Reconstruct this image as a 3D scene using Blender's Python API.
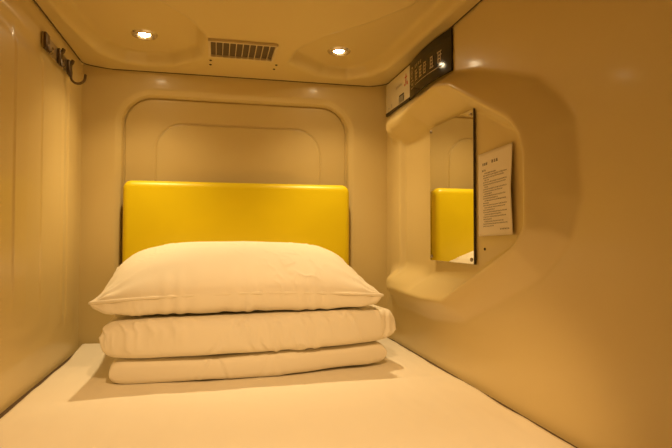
import bpy, bmesh, math, random
import numpy as np
from mathutils import Vector, Matrix, noise

for o in list(bpy.data.objects):
    bpy.data.objects.remove(o)
sc = bpy.context.scene
COL = sc.collection
random.seed(4)

# ------------------------------------------------------------------ camera
YAW, PITCH, ROLL = 0.2236, 0.0249, 0.0014
cyw, syw, cp, sp = math.cos(YAW), math.sin(YAW), math.cos(PITCH), math.sin(PITCH)
f = Vector((syw * cp, cyw * cp, sp)); r = Vector((cyw, -syw, 0)); u = r.cross(f)
cr, sr = math.cos(ROLL), math.sin(ROLL)
r2 = r * cr + u * sr; u2 = -r * sr + u * cr
cam = bpy.data.objects.new('camera', bpy.data.cameras.new('camera'))
COL.objects.link(cam)
M = Matrix((r2, u2, -f)).transposed().to_4x4(); M.translation = Vector((0.4541, -1.946, 0.3776))
cam.matrix_world = M
cam.data.sensor_width = 36; cam.data.lens = 525 / 672 * 36; cam.data.clip_start = 0.01
sc.camera = cam

# ------------------------------------------------------------------ world and exposure
w = bpy.data.worlds.new('world'); sc.world = w; w.use_nodes = True
w.node_tree.nodes['Background'].inputs[0].default_value = (1, .6, .25, 1)
w.node_tree.nodes['Background'].inputs[1].default_value = 0.02
sc.view_settings.view_transform = 'Standard'; sc.view_settings.look = 'None'
sc.view_settings.gamma = 1; sc.view_settings.use_curve_mapping = False
sc.view_settings.exposure = 0.02
LAMP_COLOR = (1.0, 0.72, 0.37)
FRONT_COLOR = (1.0, 0.64, 0.30)
LAMP_WATTS = 7.0
BEAM_WATTS = 10.5
BEAM_COLOR = (1.0, .76, .42)
LAMP_CONE = 120

# ------------------------------------------------------------------ helpers
def link(name, me, mat=None, parent=None, smooth=True, loc=None):
    o = bpy.data.objects.new(name, me); COL.objects.link(o)
    if mat: me.materials.append(mat)
    if smooth:
        me.polygons.foreach_set('use_smooth', [True] * len(me.polygons))
    if parent: o.parent = parent
    if loc: o.location = loc
    return o

def tag(o, label=None, cat=None, group=None, kind=None):
    if label: o['label'] = label
    if cat: o['category'] = cat
    if group: o['group'] = group
    if kind: o['kind'] = kind
    return o

def empty(name, loc, label, cat, group=None, rot=(0, 0, 0)):
    o = bpy.data.objects.new(name, None); COL.objects.link(o)
    o.location = loc; o.rotation_euler = rot; o.empty_display_size = .05
    return tag(o, label, cat, group)

def box_bm(bm, c, s, bevel=0.0, seg=2, rot=None):
    t = bmesh.new(); bmesh.ops.create_cube(t, size=1)
    for v in t.verts: v.co = Vector((v.co.x * s[0], v.co.y * s[1], v.co.z * s[2]))
    if bevel: bmesh.ops.bevel(t, geom=list(t.edges), offset=bevel, segments=seg, affect='EDGES', profile=.5)
    if rot: bmesh.ops.rotate(t, verts=t.verts, cent=(0, 0, 0), matrix=rot)
    bmesh.ops.translate(t, verts=t.verts, vec=c)
    me = bpy.data.meshes.new('t'); t.to_mesh(me); t.free(); bm.from_mesh(me); bpy.data.meshes.remove(me)

def tube_bm(bm, pts, rads, n=10, flat=None):
    """tube through points; flat=(sx,sy) squashes the section"""
    pts = [Vector(p) for p in pts]; rings = []
    if not hasattr(rads, '__len__'): rads = [rads] * len(pts)
    ref = Vector((0, 1, 0))
    for i, p in enumerate(pts):
        d = (pts[min(i + 1, len(pts) - 1)] - pts[max(i - 1, 0)]).normalized()
        a = ref - d * ref.dot(d)
        if a.length < 1e-3: a = Vector((1, 0, 0))
        a.normalize(); b = d.cross(a)
        sx, sy = flat or (1, 1)
        rings.append([bm.verts.new(p + (a * math.cos(t) * sx + b * math.sin(t) * sy) * rads[i])
                      for t in [2 * math.pi * k / n for k in range(n)]])
    for i in range(len(rings) - 1):
        for k in range(n):
            bm.faces.new((rings[i][k], rings[i][(k + 1) % n], rings[i + 1][(k + 1) % n], rings[i + 1][k]))
    bm.faces.new(rings[0][::-1]); bm.faces.new(rings[-1])

def lathe_bm(bm, prof, c=(0, 0, 0), n=40):
    """prof: list of (radius, z)"""
    rings = []
    for rr, z in prof:
        if rr < 1e-6: rings.append([bm.verts.new((c[0], c[1], c[2] + z))] * n)
        else: rings.append([bm.verts.new((c[0] + rr * math.cos(2 * math.pi * k / n), c[1] + rr * math.sin(2 * math.pi * k / n), c[2] + z)) for k in range(n)])
    for i in range(len(rings) - 1):
        for k in range(n):
            vs = []
            for v in (rings[i][k], rings[i][(k + 1) % n], rings[i + 1][(k + 1) % n], rings[i + 1][k]):
                if v not in vs: vs.append(v)
            if len(vs) > 2: bm.faces.new(vs)

def finish(name, bm, mat, parent=None, smooth=True, sharp=35):
    bmesh.ops.recalc_face_normals(bm, faces=bm.faces)
    me = bpy.data.meshes.new(name); bm.to_mesh(me); bm.free()
    o = link(name, me, mat, parent, smooth)
    if smooth: me.set_sharp_from_angle(angle=math.radians(sharp))
    return o

def grid_mesh(name, P, mat, parent=None, flip=False):
    """P: (n,m,3) array"""
    n, m, _ = P.shape
    me = bpy.data.meshes.new(name)
    idx = np.arange(n * m).reshape(n, m)
    q = np.stack([idx[:-1, :-1], idx[1:, :-1], idx[1:, 1:], idx[:-1, 1:]], -1).reshape(-1, 4)
    if flip: q = q[:, ::-1]
    me.from_pydata(P.reshape(-1, 3).tolist(), [], q.tolist())
    return link(name, me, mat, parent)

def blur(A, s):
    if s <= 0: return A
    k = int(3 * s) + 1; x = np.arange(-k, k + 1); g = np.exp(-x * x / (2 * s * s)); g /= g.sum()
    for ax in (0, 1):
        B = np.pad(A, [(k, k) if i == ax else (0, 0) for i in (0, 1)], mode='edge')
        A = np.apply_along_axis(lambda v: np.convolve(v, g, mode='valid'), ax, B)
    return A

def sd_poly(X, Y, pts):
    """signed distance to polygon, negative inside"""
    pts = np.array(pts, float); d = np.full(X.shape, 1e9); ins = np.zeros(X.shape, bool)
    for i in range(len(pts)):
        a = pts[i]; b = pts[(i + 1) % len(pts)]; e = b - a
        t = np.clip(((X - a[0]) * e[0] + (Y - a[1]) * e[1]) / (e @ e), 0, 1)
        d = np.minimum(d, np.hypot(X - a[0] - t * e[0], Y - a[1] - t * e[1]))
        c = (a[1] > Y) != (b[1] > Y)
        den = (b[1] - a[1]) if abs(b[1] - a[1]) > 1e-9 else 1e-9
        ins ^= c & (X < (b[0] - a[0]) * (Y - a[1]) / den + a[0])
    return np.where(ins, -d, d)

def sd_rrect(X, Y, x0, x1, y0, y1, rad):
    qx = np.abs(X - (x0 + x1) / 2) - (x1 - x0) / 2 + rad
    qy = np.abs(Y - (y0 + y1) / 2) - (y1 - y0) / 2 + rad
    return np.hypot(np.maximum(qx, 0), np.maximum(qy, 0)) + np.minimum(np.maximum(qx, qy), 0) - rad

def ss(a, b, x):
    t = np.clip((x - a) / (b - a), 0, 1); return t * t * (3 - 2 * t)

# ------------------------------------------------------------------ materials
def mat(name, color, rough=.5, var=0.04, scale=6, bump=0, bscale=200, metal=0, spec=.5, sheen=0, coat=0, bdist=.001):
    m = bpy.data.materials.new(name); m.use_nodes = True; nt = m.node_tree
    b = nt.nodes['Principled BSDF']
    b.inputs['Roughness'].default_value = rough; b.inputs['Metallic'].default_value = metal
    b.inputs['Specular IOR Level'].default_value = spec
    b.inputs['Sheen Weight'].default_value = sheen
    b.inputs['Coat Weight'].default_value = coat; b.inputs['Coat Roughness'].default_value = .12
    tc = nt.nodes.new('ShaderNodeTexCoord')
    n = nt.nodes.new('ShaderNodeTexNoise'); n.inputs['Scale'].default_value = scale; n.inputs['Detail'].default_value = 4
    nt.links.new(tc.outputs['Object'], n.inputs['Vector'])
    mx = nt.nodes.new('ShaderNodeMix'); mx.data_type = 'RGBA'
    c = Vector(color)
    mx.inputs[6].default_value = (*[max(0, k * (1 - var)) for k in c], 1)
    mx.inputs[7].default_value = (*[min(1, k * (1 + var)) for k in c], 1)
    nt.links.new(n.outputs['Fac'], mx.inputs[0]); nt.links.new(mx.outputs[2], b.inputs['Base Color'])
    if bump:
        n2 = nt.nodes.new('ShaderNodeTexNoise'); n2.inputs['Scale'].default_value = bscale; n2.inputs['Detail'].default_value = 3
        nt.links.new(tc.outputs['Object'], n2.inputs['Vector'])
        bp = nt.nodes.new('ShaderNodeBump'); bp.inputs['Strength'].default_value = bump; bp.inputs['Distance'].default_value = bdist
        nt.links.new(n2.outputs['Fac'], bp.inputs['Height']); nt.links.new(bp.outputs[0], b.inputs['Normal'])
    return m

M_shell = mat('ivory_moulded_plastic', (.74, .585, .27), .36, .02, 3, .12, 60, coat=.2)
M_ceil = mat('ivory_ceiling_plastic', (.70, .55, .24), .40, .02, 3, .10, 60, coat=.1)
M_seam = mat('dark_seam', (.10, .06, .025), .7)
M_floor = mat('grey_floor', (.25, .2, .15), .6)
M_yellow = mat('yellow_leatherette', (.78, .60, .004), .38, .02, 5, .25, 420, bdist=.0006)
M_cotton = mat('white_cotton', (.91, .83, .67), .85, .015, 5, .15, 900, sheen=.15, spec=.2, bdist=.0004)
M_sheet = mat('white_bed_sheet', (.91, .83, .67), .75, .015, 5, .12, 900, sheen=.1, spec=.3, bdist=.0004)
M_metal = mat('brushed_steel', (.42, .36, .28), .32, .1, 40, metal=1)
M_darkmetal = mat('dark_bronze_metal', (.16, .12, .08), .35, .1, 40, metal=1)
M_screw = mat('dark_screw', (.06, .04, .02), .4, metal=.8)
M_chrome = mat('satin_chrome_trim', (.75, .70, .62), .22, .03, metal=1)
M_mirror = mat('silvered_mirror', (.88, .88, .84), .015, .0, metal=1)
M_edge = mat('dark_mirror_edge', (.08, .06, .04), .4)
M_paper = mat('off_white_paper', (.88, .78, .62), .8, .02)
M_ink = mat('black_ink', (.06, .045, .03), .7)
M_signw = mat('cream_sign_print', (.86, .78, .58), .25, .02, coat=.6)
M_signb = mat('black_sign_print', (.016, .012, .008), .10, .02, spec=.35)
M_gold = mat('gold_print', (.42, .30, .10), .4)
M_red = mat('red_print', (.55, .05, .02), .4)
M_grey = mat('grey_print', (.35, .32, .26), .5)
M_dark = mat('dark_vent_inside', (.13, .09, .045), .8)
M_vent = mat('beige_vent_plastic', (.68, .55, .32), .5)
M_mount = mat('clear_plastic_mount', (.80, .72, .55), .25)

M_lens = bpy.data.materials.new('lamp_lens'); M_lens.use_nodes = True
_n = M_lens.node_tree; _n.nodes.remove(_n.nodes['Principled BSDF'])
_e = _n.nodes.new('ShaderNodeEmission'); _e.inputs[0].default_value = (1, .80, .48, 1); _e.inputs[1].default_value = 60
_n.links.new(_e.outputs[0], _n.nodes['Material Output'].inputs[0])

# ------------------------------------------------------------------ setting
W = 1.10; YF = -2.16; ZT = .985; ZB = -.16
# floor and entrance end
bm = bmesh.new(); box_bm(bm, (W / 2, YF / 2, ZB - .02), (W + .1, -YF + .1, .04)); tag(finish('floor', bm, M_floor, smooth=False), kind='structure')
bm = bmesh.new(); box_bm(bm, (W / 2, YF - .02, (ZT + ZB) / 2 + .03), (W + .2, .03, ZT - ZB + .14)); tag(finish('wall_front', bm, M_shell, smooth=False), kind='structure')

# ---- right wall: raised frame with a shallow niche, moulded in one piece
D, PR = .035, .048
def right_wall():
    ys = np.concatenate([np.arange(.02, -1.18, -.005), np.arange(-1.18, YF - .001, -.015)]); zs = np.arange(ZB, ZT + .045, .005)
    Y, Z = np.meshgrid(ys, zs, indexing='ij')
    O = [(-.055, .848), (-.3, .846), (-.6, .836), (-.743, .798), (-.88, .750), (-.994, .705), (-1.062, .650), (-1.103, .60),
         (-1.118, .45), (-1.085, .37), (-.995, .295), (-.83, .225), (-.66, .155), (-.45, .130), (-.147, .130), (-.045, .160)]
    Rg = [(-.13, .790), (-.26, .785), (-.40, .800), (-.55, .812), (-.65, .785), (-.85, .678), (-.94, .632), (-.985, .590), (-1.0, .54),
          (-1.0, .40), (-.96, .362), (-.79, .285), (-.60, .203), (-.44, .195), (-.13, .198)]
    F = [(-.35, .735), (-.62, .742), (-.80, .655), (-.895, .61), (-.935, .57), (-.948, .53), (-.948, .41), (-.91, .375),
         (-.77, .325), (-.62, .262), (-.35, .255)]
    dO, dR, dF = sd_poly(Y, Z, O), sd_poly(Y, Z, Rg), sd_poly(Y, Z, F)
    far = ss(-.50, -.34, Y) * (1 - ss(.20, .275, np.abs(Z - .495)))     # no bar on the far side
    P = PR * (1 - far)
    t1 = np.clip(-dO / np.maximum(-dO + np.maximum(dR, 0), 1e-5), 0, 1)
    t2 = np.clip(-dR / np.maximum(-dR + np.maximum(dF, 0), 1e-5), 0, 1)
    h = np.where(dO > 0, 0, np.where(dR > 0, P * t1 ** .85, np.where(dF > 0, P + (-D - P) * t2, -D)))
    # flat end wall between wall plane and niche floor
    band = (np.abs(Z - .5) < .245) & (Y > -.265) & (Y < -.0)
    hb = -D * (.55 * np.clip((-.148 - Y) / .006, 0, 1) + .45 * np.clip((-.145 - Y) / .205, 0, 1))
    wgt = far * (Y > -.35)
    h = np.where(Y > -.35, h * (1 - wgt) + hb * wgt, h)
    h = blur(h, 1.0)
    X = W - h
    return grid_mesh('wall_right', np.stack([X, Y, Z], -1), M_shell, flip=True)
wr = tag(right_wall(), kind='structure')

# ---- left wall: broad fluted panel
def left_wall():
    st = .007
    ys = np.concatenate([np.arange(.02, -.75, -.003), np.arange(-.75, YF - .001, -.012)]); zs = np.arange(ZB, ZT + .045, .010)
    Y, Z = np.meshgrid(ys, zs, indexing='ij'); h = 0 * Y
    # shallow rounded panels nested one inside the other
    for yr, yl, top, bot, dep in ((-.075, -1.75, .925, .060, .004), (-.172, -1.70, .880, .095, -.007), (-.325, -1.60, .850, .130, .004), (-.415, -1.50, .87, .150, -.005),
                                  (-.512, -1.45, .84, .170, .004), (-.605, -1.35, .86, .20, -.006)):
        h = h + .6 * dep * ss(.004, -.004, sd_rrect(Y, Z, yl, yr, bot, top, .045)) * (.35 + .65 * ss(.0, .12, Z - bot))
    h += .004 * np.exp(-((Y + .215) / .014) ** 2) * ss(.86, .82, Z) * ss(.10, .16, Z)
    h -= .004 * np.exp(-((Y + .006) / .004) ** 2)
    return grid_mesh('wall_left', np.stack([h, Y, Z], -1), M_shell)
tag(left_wall(), kind='structure')

# ---- back wall: arched recessed panel with a raised inner panel
def back_wall():
    st = .0025
    xs = np.arange(-.02, W + .021, st); zs = np.arange(ZB, ZT + .045, st)
    X, Z = np.meshgrid(xs, zs, indexing='ij')
    d1 = sd_rrect(X, Z, .128, .945, -.4, .880, .105)
    d2 = sd_rrect(X, Z, .240, .838, -.4, .785, .095)
    h = .022 * ss(.0015, -.0035, d1) + .009 * ss(.026, .0, d1) ** 1.5 + .010 * np.exp(-((d1 + .003) / .0032) ** 2) - .006 * ss(.0015, -.003, d2) + .003 * np.exp(-((d2 - .002) / .0028) ** 2)
    h = blur(h, .35)
    return grid_mesh('wall_back', np.stack([X, h, Z], -1), M_shell, flip=True)
tag(back_wall(), kind='structure')

# ---- ceiling: moulded liner with two lamp pods
LAMPS = [(.233, -.250), (.851, -.243)]
def ceil_h(X, Y):
    dp = sd_rrect(X, Y, -.004, W + .004, YF - .3, -.004, .13)
    z = ZT + 0 * X
    cove = ss(0, -.09, dp)
    z = z - .023 + .010 * ss(.10, .0, X) + .010 * ss(1.02, 1.10, X)
    # raised pods around the two lamps; the middle block between them carries the vent and widens to the entrance
    pl_ = sd_poly(X, Y, [(.03, -1.1), (.05, -.45), (.07, -.29), (.095, -.16), (.15, -.085), (.22, -.065), (.30, -.085), (.375, -.15), (.405, -.21),
                         (.415, -.37), (.380, -.48), (.30, -.60), (.20, -.78), (.15, -1.1)])
    pr_ = sd_poly(X, Y, [(1.06, -1.1), (1.04, -.65), (1.025, -.24), (.99, -.125), (.92, -.068), (.82, -.085), (.75, -.145), (.69, -.20),
                         (.70, -.318), (.76, -.45), (.86, -.566), (.94, -.70), (.98, -1.1)])
    z = z + .040 * np.maximum(ss(.006, -.020, pl_), ss(.006, -.020, pr_))
    # gentle lip round the vent
    return z
def ceiling():
    st = .005
    xs = np.arange(-.02, W + .021, st); ys = np.arange(.02, YF - .001, -st)
    X, Y = np.meshgrid(xs, ys, indexing='ij')
    z = blur(ceil_h(X, Y), 1.3)
    return grid_mesh('ceiling', np.stack([X, Y, z], -1), M_ceil), X, Y, z
ceil, _CX, _CY, _CZ = ceiling(); tag(ceil, kind='structure')
def cz(x, y):
    i = int(round((x + .02) / .005)); j = int(round((.02 - y) / .005)); return float(_CZ[i, j])

# dark seam where the ceiling liner meets the walls
pts = [(.003, YF + .03), (.003, -1.0), (.003, -.5), (.003, -.2), (.003, -.05)]
for k in range(7):
    a = math.pi - k / 6 * math.pi / 2; pts.append((.033 + .03 * math.cos(a), -.033 + .03 * math.sin(a)))
pts += [(x, -.003) for x in np.linspace(.06, W - .06, 24)]
for k in range(7):
    a = math.pi / 2 - k / 6 * math.pi / 2; pts.append((W - .033 + .03 * math.cos(a), -.033 + .03 * math.sin(a)))
pts += [(W - .003, -.05), (W - .003, -.2), (W - .003, -.5), (W - .003, -1.0), (W - .003, YF + .03)]
bm = bmesh.new(); tube_bm(bm, [(p[0], p[1], cz(p[0], p[1]) - .0005) for p in pts], .0020, 6)
tag(finish('trim_1', bm, M_seam), kind='structure')

# ---- bed
bed = empty('bed', (W / 2, -1.05, ZB), 'white sheeted mattress filling the capsule floor from wall to wall', 'bed')
def noise2(X, Y, s, seed=0, sy=None, oct=4):
    out = np.empty(X.size); sy = sy or s
    for i, (a, b) in enumerate(zip(X.ravel(), Y.ravel())):
        out[i] = noise.fractal(Vector((a * s, b * sy, seed * 7.3)), 1.0, 2.0, oct)
    return out.reshape(X.shape)
bx0, bx1, by0, by1 = .010, W - .009, YF + .04, -.012
bm = bmesh.new(); box_bm(bm, ((bx0 + bx1) / 2 - W / 2, (by0 + by1) / 2 + 1.05, .070), (bx1 - bx0 - .016, by1 - by0 - .01, .135), .02, 3)
mt = finish('mattress', bm, M_cotton, bed)
n, m = 150, 260
U, V = np.meshgrid(np.linspace(0, 1, n), np.linspace(0, 1, m), indexing='ij')
X = bx0 + (bx1 - bx0) * U; Y = by0 + (by1 - by0) * V
wob = noise2(X, Y, 5, 3, oct=3) * .0035 + noise2(X, Y, 26, 5, sy=5, oct=3) * .0010
e = sd_rrect(X, Y, bx0, bx1, by0, by1, .02)
Zs = wob - .008 * (1 - np.sqrt(np.clip(1 - ((e + .008) / .008).clip(0, 1) ** 2, 0, 1))) - .050 * (e > -.0005)
Zs += .018 * ss(.30, .0, X) * ss(-.22, -.02, Y)
sheet = grid_mesh('bed_sheet', np.stack([X - W / 2, Y + 1.05, Zs - ZB], -1), M_sheet, bed)
md = sheet.modifiers.new('solid', 'SOLIDIFY'); md.thickness = .003; md.offset = -1

# added dark strips, standing in for the shade between mattress and side walls
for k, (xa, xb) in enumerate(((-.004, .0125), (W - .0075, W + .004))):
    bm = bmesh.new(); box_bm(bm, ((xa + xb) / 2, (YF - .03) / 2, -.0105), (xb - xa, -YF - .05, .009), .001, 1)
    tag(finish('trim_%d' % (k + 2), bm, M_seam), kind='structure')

# ------------------------------------------------------------------ headboard
hb = empty('headboard', (.54, -.02, 0), 'bright yellow padded headboard with rounded corners against the back wall', 'headboard')
def cushion_pad(x0, x1, z0, z1, yf, yb, rad, mat_, name, parent):
    xs = np.linspace(x0, x1, 120); zs = np.linspace(z0, z1, 90)
    n1, n2 = 120, 90
    Uu, Vv = np.meshgrid(np.linspace(-1, 1, n1), np.linspace(-1, 1, n2), indexing='ij')
    Uu = np.sin(Uu * np.pi / 2) * .5 + Uu * .5; Vv = np.sin(Vv * np.pi / 2) * .5 + Vv * .5
    hx, hz = (x1 - x0) / 2, (z1 - z0) / 2
    X = Uu * hx; Z = Vv * hz
    # pull square into rounded rectangle
    cx = np.maximum(np.abs(X) - (hx - rad), 0); cz_ = np.maximum(np.abs(Z) - (hz - rad), 0)
    mx = np.maximum(cx, cz_); L = np.hypot(cx, cz_); k = np.where(L > 1e-9, mx / np.maximum(L, 1e-9), 1)
    X = np.sign(X) * (np.abs(X) - cx + cx * k); Z = np.sign(Z) * (np.abs(Z) - cz_ + cz_ * k)
    d = -sd_rrect(X, Z, -hx, hx, -hz, hz, rad)
    rr = .022; t = np.clip(1 - d / rr, 0, 1)
    yy = yf + rr * (1 - np.sqrt(np.clip(1 - t * t, 0, 1))) - .006 * ss(0, .25, d)
    F = np.stack([X + (x0 + x1) / 2, yy, Z + (z0 + z1) / 2], -1)
    nF = n1 * n2
    B = F.copy(); B[..., 1] = yb
    P = np.concatenate([F.reshape(-1, 3), B.reshape(-1, 3)])
    idx = np.arange(nF).reshape(n1, n2); fs = []
    q = np.stack([idx[:-1, :-1], idx[1:, :-1], idx[1:, 1:], idx[:-1, 1:]], -1).reshape(-1, 4)
    fs += q.tolist() + (q[:, ::-1] + nF).tolist()
    ring = list(idx[:, 0]) + list(idx[-1, 1:]) + list(idx[-2::-1, -1]) + list(idx[0, -2:0:-1])
    for a, b in zip(ring, ring[1:] + ring[:1]): fs.append([int(b), int(a), int(a + nF), int(b + nF)])
    me = bpy.data.meshes.new(name); me.from_pydata(P.tolist(), [], fs)
    o = link(name, me, mat_, parent)
    return o
o = cushion_pad(.140 - .54, .940 - .54, .03, .572, -.032, .012, .030, M_yellow, 'padded_cover', hb)
bm = bmesh.new(); box_bm(bm, (0, .021, .30), (.786, .012, .52), .004)
tag(finish('backing_board', bm, M_edge, hb), 'dark backing board')

# ------------------------------------------------------------------ bedding
def n3(P, sx, sy, sz, seed, oct=3):
    return np.array([noise.fractal(Vector((p[0] * sx + seed * 7.3, p[1] * sy, p[2] * sz)), 1.0, 2.0, oct) for p in P])

def soft(name, a, b, zs_fn, top, bot, mtop, e, px, py, mat_, parent, wr_fn, front_fn=None, nu=260, nv=150, minz=None, ebot=None, mbot=None):
    uu = np.linspace(-1, 1, nu); vv = np.linspace(-1, 1, nv)
    uu = .30 * uu + .70 * np.sin(uu * np.pi / 2); vv = .25 * vv + .75 * np.sin(vv * np.pi / 2)
    U, V = np.meshgrid(uu, vv, indexing='ij')
    X = a * U * (1 - px * (1 - V ** 2)); Y = b * V * (1 - py * (1 - U ** 4))
    if front_fn is not None: Y = Y + front_fn(U, V)
    base = ((1 - np.abs(U) ** mtop[0]) * (1 - np.abs(V) ** mtop[1])).clip(0, 1)
    mb = mbot or mtop
    base2 = ((1 - np.abs(U) ** mb[0]) * (1 - np.abs(V) ** mb[1])).clip(0, 1)
    zs = zs_fn(U, V)
    tt = top(U, V) if callable(top) else top
    parts = []
    for sgn, T in ((1, tt), (-1, bot)):
        z = zs + sgn * T * (base ** e if sgn > 0 else base2 ** (ebot or e))
        parts.append(np.stack([X, Y, z], -1).reshape(-1, 3))
    N = nu * nv; idx = np.arange(N).reshape(nu, nv)
    border = np.zeros((nu, nv), bool); border[0] = border[-1] = True; border[:, 0] = border[:, -1] = True
    low = np.where(border, idx, idx + N)
    q1 = np.stack([idx[:-1, :-1], idx[1:, :-1], idx[1:, 1:], idx[:-1, 1:]], -1).reshape(-1, 4)
    q2 = np.stack([low[:-1, :-1], low[:-1, 1:], low[1:, 1:], low[1:, :-1]], -1).reshape(-1, 4)
    me = bpy.data.meshes.new(name)
    P = np.concatenate(parts)
    me.from_pydata(P.tolist(), [], q1.tolist() + q2.tolist()); me.update()
    nr = np.empty(2 * N * 3); me.vertices.foreach_get('normal', nr); nr = nr.reshape(-1, 3)
    UV = np.stack([np.concatenate([U.ravel()] * 2), np.concatenate([V.ravel()] * 2)], -1)
    P = P + nr * wr_fn(P, UV[:, 0], UV[:, 1])[:, None]
    if minz is not None:
        mz_ = minz(UV[:, 0], UV[:, 1]) if callable(minz) else minz
        P[:, 2] = np.maximum(P[:, 2], mz_)
    me.vertices.foreach_set('co', P.ravel()); me.update()
    bmm = bmesh.new(); bmm.from_mesh(me)
    bmesh.ops.delete(bmm, geom=[v for v in bmm.verts if not v.link_faces], context='VERTS'); bmm.to_mesh(me); bmm.free()
    return link(name, me, mat_, parent)

def folds(P, seed, amp, sx=24, sz=9, sy=7, lean=.6):
    Q = P.copy(); Q[:, 0] = Q[:, 0] + lean * Q[:, 2] + .2 * Q[:, 1]
    big = n3(P, 5, 5, 8, seed, 2) * .0045
    c = n3(Q, sx, sy, sz, seed + 2, 3)
    ridg = (1 - np.abs(c) * 2.4).clip(0, 1) ** 3
    mask = ss(-.05, .45, n3(P, 6, 6, 6, seed + 4, 2) + .12)
    return big + amp * ridg * mask * .0045

dv = empty('folded_duvet', (.556, -.293, 0), 'white folded duvet stacked in two thick layers on the mattress below the pillow', 'duvet', rot=(0, 0, math.radians(4)))
def tucks(P, U, V, items, amp):
    """short leaning tucks pressed into the front roll"""
    m = ss(-.90, -.99, V); out = 0
    for x0, lean, wd in items: out = out - np.exp(-((P[:, 0] - x0 - lean * (P[:, 2] - .07)) / wd) ** 2) + .6 * np.exp(-((P[:, 0] - x0 - wd * 1.8 - lean * (P[:, 2] - .07)) / wd) ** 2)
    return amp * out * m
bulge = lambda U, V: -.040 * (1 - U ** 2) * ss(.2, -1, V)
soft('lower_fold', .378, .195, lambda U, V: .032 + .004 * U, .034, .031, (24, 16), .34, .010, -.02, M_cotton, dv,
     lambda P, U, V: folds(P, 11, .5, 14, 5) + tucks(P, U, V, [(-.135, .5, .005), (-.115, -.4, .005), (.03, .5, .008)], .003), bulge, minz=.0015)
def up_top(U): return .168 + .004 * U
soft('upper_fold', .402, .206, lambda U, V: .118 + .004 * U, .050, .049, (20, 18), .33, .012, -.02, M_cotton, dv,
     lambda P, U, V: folds(P, 21, 1.3, 15, 6) * (.15 + .85 * ss(-.80, -.97, V)) + tucks(P, U, V, [(-.02, -.6, .007), (.015, -.8, .006), (.05, -.5, .008), (-.14, .9, .008), (.36, .1, .006)], .0038), lambda U, V: 1.1 * bulge(U, V) - .002 * ss(0, -1, V))
pl = empty('pillow', (.526, -.304, .193), 'plump white cotton pillow on top of the folded duvet, in front of the yellow headboard', 'pillow', rot=(0, 0, math.radians(1.5)))
def pil_wr(P, U, V):
    base = folds(P, 33, .55, 20, 12, 8, .2)
    out = 0
    for cu, cv in ((-1, -1), (1, -1), (1, 1), (-1, 1)):
        du, dvv = (U - cu) * 1.6, V - cv
        ang = np.arctan2(dvv * cv, du * cu); dist = np.hypot(du, dvv)
        out = out + np.cos(ang * 13 + 3 * dist) * np.exp(-dist / .38) * ss(0, .12, dist) * .0030
    edge = np.sin(U * 41 + np.sin(U * 13) * 2) * .0016 * ss(-.70, -.95, V)
    return base + out + edge
def zseam(U, V): return .020 + .062 * ss(-1, 1.1, V) + .014 * (1 - U ** 2) * (V < 0) * (-V)
pc = soft('pillow_case', .383, .225, zseam, .110, .050, (3.6, 2.6), .62, .035, .03, M_cotton, pl, pil_wr, ebot=.40, mbot=(5, 20),
          minz=lambda U, V: up_top(U * .97) - .193 + .006 - .010 * ss(-.84, -.97, V))
# piped seam round the pillow case
nu = 120
pts = []
def edge_pt(U, V):
    X = .383 * U * (1 - .035 * (1 - V ** 2)); Y = .225 * V * (1 - .03 * (1 - U ** 4))
    return (X, Y, float(zseam(U, V)))
for k in range(61): pts.append(edge_pt(-1 + k / 30, -1))
for k in range(1, 41): pts.append(edge_pt(1, -1 + k / 20))
for k in range(1, 61): pts.append(edge_pt(1 - k / 30, 1))
for k in range(1, 40): pts.append(edge_pt(-1, 1 - k / 20))
pts.append(pts[0])
bm = bmesh.new(); tube_bm(bm, pts, .0040, 8)
finish('seam', bm, M_cotton, pl)

# ------------------------------------------------------------------ niche: mirror and notice
XF = W + D
my, mz = -.572, .515     # mirror centre
mw, mh = .276, .420
MTILT = math.radians(1.5)
MY0 = -.377
mr = empty('mirror', (XF - .009, MY0, mz), 'tall frameless wall mirror in the niche, reflecting the yellow headboard', 'mirror', rot=(0, 0, MTILT))
bm = bmesh.new(); box_bm(bm, (-.0045, -mw / 2, 0), (.003, mw, mh), .0006, 1)
finish('mirror_glass', bm, M_mirror, mr)
bm = bmesh.new(); box_bm(bm, (-.0015, -mw / 2, 0), (.003, mw + .001, mh + .001), .0004, 1)
box_bm(bm, (-.0045, -mw - .0015, 0), (.0035, .003, mh))
tag(finish('backing_sheet', bm, M_edge, mr), 'dark edge of the backing sheet')
for yy, zz in ((-.008, mh / 2 - .012), (-.008, -mh / 2 + .012), (-mw + .012, mh / 2 - .014), (-mw + .012, -mh / 2 + .012)):
    bm = bmesh.new(); lathe_bm(bm, [(0, .004), (.003, .0035), (.0052, .002), (.0055, 0)], n=16)
    bmesh.ops.rotate(bm, verts=bm.verts, cent=(0, 0, 0), matrix=Matrix.Rotation(-math.pi / 2, 3, 'Y'))
    bmesh.ops.translate(bm, verts=bm.verts, vec=(-.006, yy, zz)); finish('screw', bm, M_metal, mr)
# small loose screw in the niche wall near the notice
bm = bmesh.new(); lathe_bm(bm, [(0, .003), (.002, .0028), (.0035, .0015), (.0037, -.002)], n=16)
bmesh.ops.rotate(bm, verts=bm.verts, cent=(0, 0, 0), matrix=Matrix.Rotation(-math.pi / 2, 3, 'Y'))
o = finish('screw', bm, M_screw); o.location = (XF, -.70, .347); tag(o, 'small dark screw in the niche wall below the paper notice', 'screw')

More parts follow.
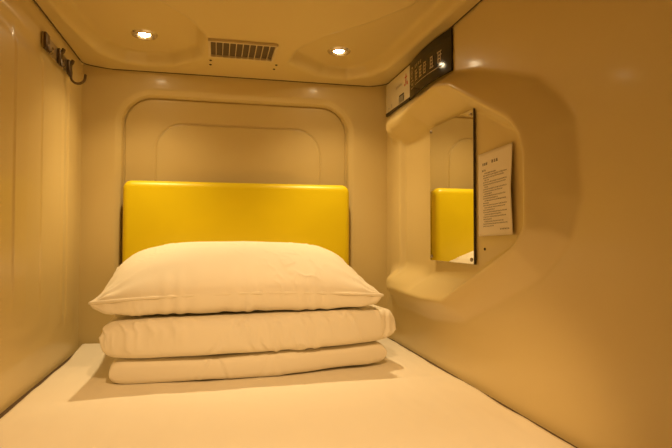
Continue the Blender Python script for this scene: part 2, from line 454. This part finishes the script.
# notice
NY, NZ0, NZ1 = -.625, .392, .615
nt_ = empty('paper_notice', (XF, -.735, .50), 'white printed paper notice taped in the niche beside the mirror, its right edge lifting', 'notice')
nw = .172
def npos(s, t):   # s 0..1 left to right (towards camera), t 0..1 bottom to top
    y = .062 - s * nw; z = -.120 + t * .216 + .004 * s
    x = -.003 - .010 * s ** 3 * (.4 + .6 * (1 - abs(2 * t - 1))) - .002 * math.sin(s * 3)
    return x, y, z
g = np.array([[npos(i / 24, j / 24) for j in range(25)] for i in range(25)])
o = grid_mesh('sheet', g, M_paper, nt_); md = o.modifiers.new('s', 'SOLIDIFY'); md.thickness = .0006; md.offset = 0
def ink(name, parent, posfn, strips, mat_, off):
    bm = bmesh.new()
    for s0, s1, t0, t1 in strips:
        nn = max(1, int((s1 - s0) / .04)); prev = None
        for k in range(nn + 1):
            s = s0 + (s1 - s0) * k / nn
            a = Vector(posfn(s, t0)); b = Vector(posfn(s, t1)); a.x -= off; b.x -= off
            cur = (bm.verts.new(a), bm.verts.new(b))
            if prev: bm.faces.new((prev[0], cur[0], cur[1], prev[1]))
            prev = cur
    return finish(name, bm, mat_, parent)
def glyph_row(s0, s1, t, h, gw, gap=.25, dens=1.0, rnd=random):
    out = []; s = s0
    while s + gw <= s1:
        # one character: a few horizontal and vertical strokes
        for k in range(3):
            tt = t + h * (k / 2.6); q = rnd.random() * .3
            out.append((s + gw * q * .5, s + gw * (1 - q * .6), tt, tt + h * .16))
        for k in range(2):
            ss_ = s + gw * (.15 + .5 * rnd.random()); out.append((ss_, ss_ + gw * .14, t, t + h))
        s += gw * (1 + gap)
    return out
st = []
st += glyph_row(.14, .30, .845, .030, .045) + glyph_row(.42, .66, .852, .034, .055)
st += glyph_row(.12, .28, .775, .020, .035)
rows = [(.72, .18, .55), (.70, .16, .93)]
t = .742; k = 0
lens = [.55, .93, .80, .30, .93, .88, .25, .93, .78, .40, .90, .62, .90, .30, .93, .85, .50, .93, .72, .90, .38, .80, .93, .45]
while t > .10 and k < len(lens):
    st += glyph_row(.16 if k % 3 else .20, .10 + lens[k] * .86, t, .0115, .024); t -= .0275; k += 1
st += glyph_row(.66, .93, .065, .015, .035)
ink('printed_text', nt_, npos, st, M_ink, .0009)

# ------------------------------------------------------------------ sign under the ceiling
SY0, SY1 = -.012, -.592; SZ0, SZ1 = .846, .966
sg = empty('wall_sign', (W, -.30, SZ0), 'long glossy sign, half cream and half black, at the top of the right wall', 'sign')
def spos(s, t): return (-.0075, -(.012 - .30) * 1 - s * .58 - .0, t * .120)
spl = .44
def sbox(name, s0, s1, t0, t1, m_, th=.006):
    bm = bmesh.new(); y0 = .288 - s0 * .58; y1 = .288 - s1 * .58
    box_bm(bm, (-.001 - th / 2, (y0 + y1) / 2, (t0 + t1) / 2 * .120), (th, y0 - y1, (t1 - t0) * .120), .0008, 1)
    return finish(name, bm, m_, sg)
sbox('cream_panel', 0, spl, .0, 1, M_signw)
bm = bmesh.new(); prev = None
for k in range(41):
    s_ = spl + (1 - spl) * k / 40; q = (s_ - spl) / (1 - spl); xo = -.0135 * 4 * q * (1 - q)
    cur = [bm.verts.new((xo + dx, .288 - s_ * .58, zz)) for dx, zz in ((-.0070, 0), (-.0070, .120), (-.001, .120), (-.001, 0))]
    if prev:
        for a in range(4): bm.faces.new((prev[a], prev[(a + 1) % 4], cur[(a + 1) % 4], cur[a]))
    else: bm.faces.new(cur)
    prev = cur
bm.faces.new(prev[::-1])
finish('black_panel', bm, M_signb, sg)
sbox('bottom_edge', 0, spl, -.02, .075, M_signb, .0075)
def bow(s):
    q = max(0, (s - spl) / (1 - spl)); return -.0135 * 4 * q * (1 - q)
def mark(name, strips, m_): return ink(name, sg, lambda s, t: (-.0072 + bow(s), .288 - s * .58, t * .120), strips, m_, .0004)
def ring(sc_, tc_, rs, rt, wd=.1, n=18):
    out = []
    for k in range(n):
        a = 2 * math.pi * k / n; s = sc_ + rs * math.cos(a); t = tc_ + rt * math.sin(a)
        out.append((s - rs * .18, s + rs * .18, t - rt * .14, t + rt * .14))
    return out
# cream side: red mark, small grey words, dark device
mark('red_mark', [(.375, .385, .62, .84), (.36, .40, .72, .76), (.35, .372, .50, .56), (.39, .41, .50, .60), (.37, .38, .56, .66)], M_red)
mark('small_text', glyph_row(.20, .31, .60, .07, .022), M_grey); mark('printed_mark', [(.05, .075, .16, .20)], M_grey); mark('printed_mark', [(.11, .12, .14, .26)], M_grey)
bm = bmesh.new(); box_bm(bm, (-.0085, .288 - .30 * .58, .20 * .120), (.003, .045, .022), .002, 2)
o = finish('dark_emblem', bm, M_grey, sg)
mark('emblem_outline', [(.255, .268, .10, .30), (.335, .345, .10, .26), (.258, .345, .28, .34)], M_ink)
# black side: two outlined icons, small words, five large characters, underline
ic = ring(.505, .66, .026, .15) + [(.497, .513, .58, .74), (.490, .520, .64, .68)] + [(.48, .535, .22, .25), (.48, .535, .42, .45), (.48, .486, .22, .45), (.529, .535, .22, .45), (.495, .52, .30, .37)]
mark('gold_icons', ic, M_gold)
mark('gold_small_text', glyph_row(.565, .70, .70, .08, .024), M_gold)
big = []
rr_ = random.Random(3)
for s in (.57, .635, .70, .785, .87):
    w_ = .05; big = []
    for k in range(4):
        t = .34 + k * .085; big.append((s + w_ * rr_.random() * .25, s + w_ * (1 - rr_.random() * .25), t, t + .032))
    for q in (.18, .62): big.append((s + w_ * q, s + w_ * (q + .16), .33, .63))
    mark('gold_character', big, M_gold)

mark('gold_underline', [(.57, .93, .235, .255)], M_gold)

# ------------------------------------------------------------------ hook rail on the left wall
hr = empty('hook_rail', (.004, -.315, .895), 'dark metal coat hook rail high on the left wall, its far hook curling outwards', 'hook rail')
bm = bmesh.new(); box_bm(bm, (.003, 0, 0), (.005, .27, .042), .0015, 2); finish('back_plate', bm, M_metal, hr)
for y in (-.055, .045):
    bm = bmesh.new(); lathe_bm(bm, [(0, .0025), (.003, .002), (.005, 0)], n=14)
    bmesh.ops.rotate(bm, verts=bm.verts, cent=(0, 0, 0), matrix=Matrix.Rotation(math.pi / 2, 3, 'Y'))
    bmesh.ops.translate(bm, verts=bm.verts, vec=(.005, y, .002)); finish('screw', bm, M_screw, hr)
for y, full in ((-.118, 0), (.005, 0), (.105, 1)):
    bm = bmesh.new()
    box_bm(bm, (.008, y, -.002), (.009, .034, .046), .004, 3)
    if y > -.1: tube_bm(bm, [(.010, y + .004, .012), (.014, y + .004, .016), (.017, y + .004, .024)], [.0075, .0068, .0070], 12, (1.3, .7))
    if full:
        P = [(.010, y, -.004), (.012, y, -.016)]
        for k in range(11):
            a = math.pi + k / 10 * math.pi * .95
            P.append((.032 + .020 * math.cos(a), y, -.028 + .020 * math.sin(a)))
        P.append((.0535, y, -.019))
        tube_bm(bm, P, [.007, .0065] + [.0050] * 11 + [.006], 12, (1.4, .7))
    else:
        tube_bm(bm, [(.010, y, -.010), (.013, y, -.026), (.018, y, -.032), (.022, y, -.028)], [.007, .0055, .005, .0055], 12, (1.4, .7))
    finish('hook', bm, M_darkmetal, hr)

# ------------------------------------------------------------------ ceiling fittings
vz = cz(.529, -.300)
vt = empty('ceiling_vent', (.529, -.300, vz), 'beige slatted air vent in the middle of the ceiling between the two spotlights', 'vent')
bm = bmesh.new()
vw, vl = .200, .138
for c, s in (((0, vl / 2, -.004), (vw, .008, .010)), ((0, -vl / 2, -.004), (vw, .008, .010)), ((vw / 2, 0, -.004), (.008, vl, .010)), ((-vw / 2, 0, -.004), (.008, vl, .010))):
    box_bm(bm, c, s, .0015, 2)
finish('frame', bm, M_vent, vt)
bm = bmesh.new(); box_bm(bm, (0, 0, -.0005), (vw - .004, vl - .004, .002)); tag(finish('dark_opening', bm, M_dark, vt), 'dark interior behind the slats')
for k in range(9):
    bm = bmesh.new(); box_bm(bm, (-vw / 2 + vw * (k + 1) / 10, 0, -.005), (.0022, vl - .006, .008), .0004, 1); finish('slat', bm, M_vent, vt)
for x, y in ((.431, -.175), (.430, -.130), (.648, -.175), (.645, -.130)):
    bm = bmesh.new(); lathe_bm(bm, [(0, -.003), (.003, -.0025), (.0045, -.001), (.0045, .002)], n=14)
    o = finish('screw', bm, M_screw, ceil); o.location = (x, y, cz(x, y))

def downlight(x, y, label, watts=LAMP_WATTS, cone=LAMP_CONE, blend=1.0, tilt=0, color=LAMP_COLOR, core=BEAM_WATTS):
    z = cz(x, y)
    d = empty('downlight', (x, y, z), label, 'ceiling light', 'recessed spotlights in the ceiling')
    bm = bmesh.new(); lathe_bm(bm, [(.024, .004), (.024, -.002), (.028, -.006), (.036, -.005), (.040, 0), (.040, .003)], n=48)
    finish('trim_ring', bm, M_chrome, d)
    bm = bmesh.new(); lathe_bm(bm, [(.0245, -.001), (.020, .001), (.0165, .0025)], n=48)
    finish('reflector', bm, M_chrome, d)
    bm = bmesh.new(); lathe_bm(bm, [(0, -.0045), (.010, -.004), (.0165, -.0015), (.018, .002)], n=32)
    finish('lens', bm, M_lens, d)
    l = bpy.data.lights.new('spot_beam', 'SPOT'); l.energy = watts; l.color = color
    l.spot_size = math.radians(cone); l.spot_blend = blend; l.shadow_soft_size = .014
    lo = bpy.data.objects.new('spot_beam', l); COL.objects.link(lo); lo.parent = d; lo.location = (0, 0, -.022); lo.rotation_euler = (math.radians(tilt), 0, 0)
    if core:
        l = bpy.data.lights.new('narrow_beam', 'SPOT'); l.energy = core; l.color = BEAM_COLOR
        l.spot_size = math.radians(78); l.spot_blend = 1.0; l.shadow_soft_size = .014
        lo = bpy.data.objects.new('narrow_beam', l); COL.objects.link(lo); lo.parent = d; lo.location = (0, 0, -.0225)
    return d
downlight(*LAMPS[0], 'left of the two round recessed spotlights, nearer the coat hook rail')
downlight(*LAMPS[1], 'right of the two round recessed spotlights, nearer the black and cream sign')
downlight(.58, -1.50, 'round recessed spotlight nearest the entrance, above the front of the bed', 34.0, 68, .5, 30, FRONT_COLOR, 0)
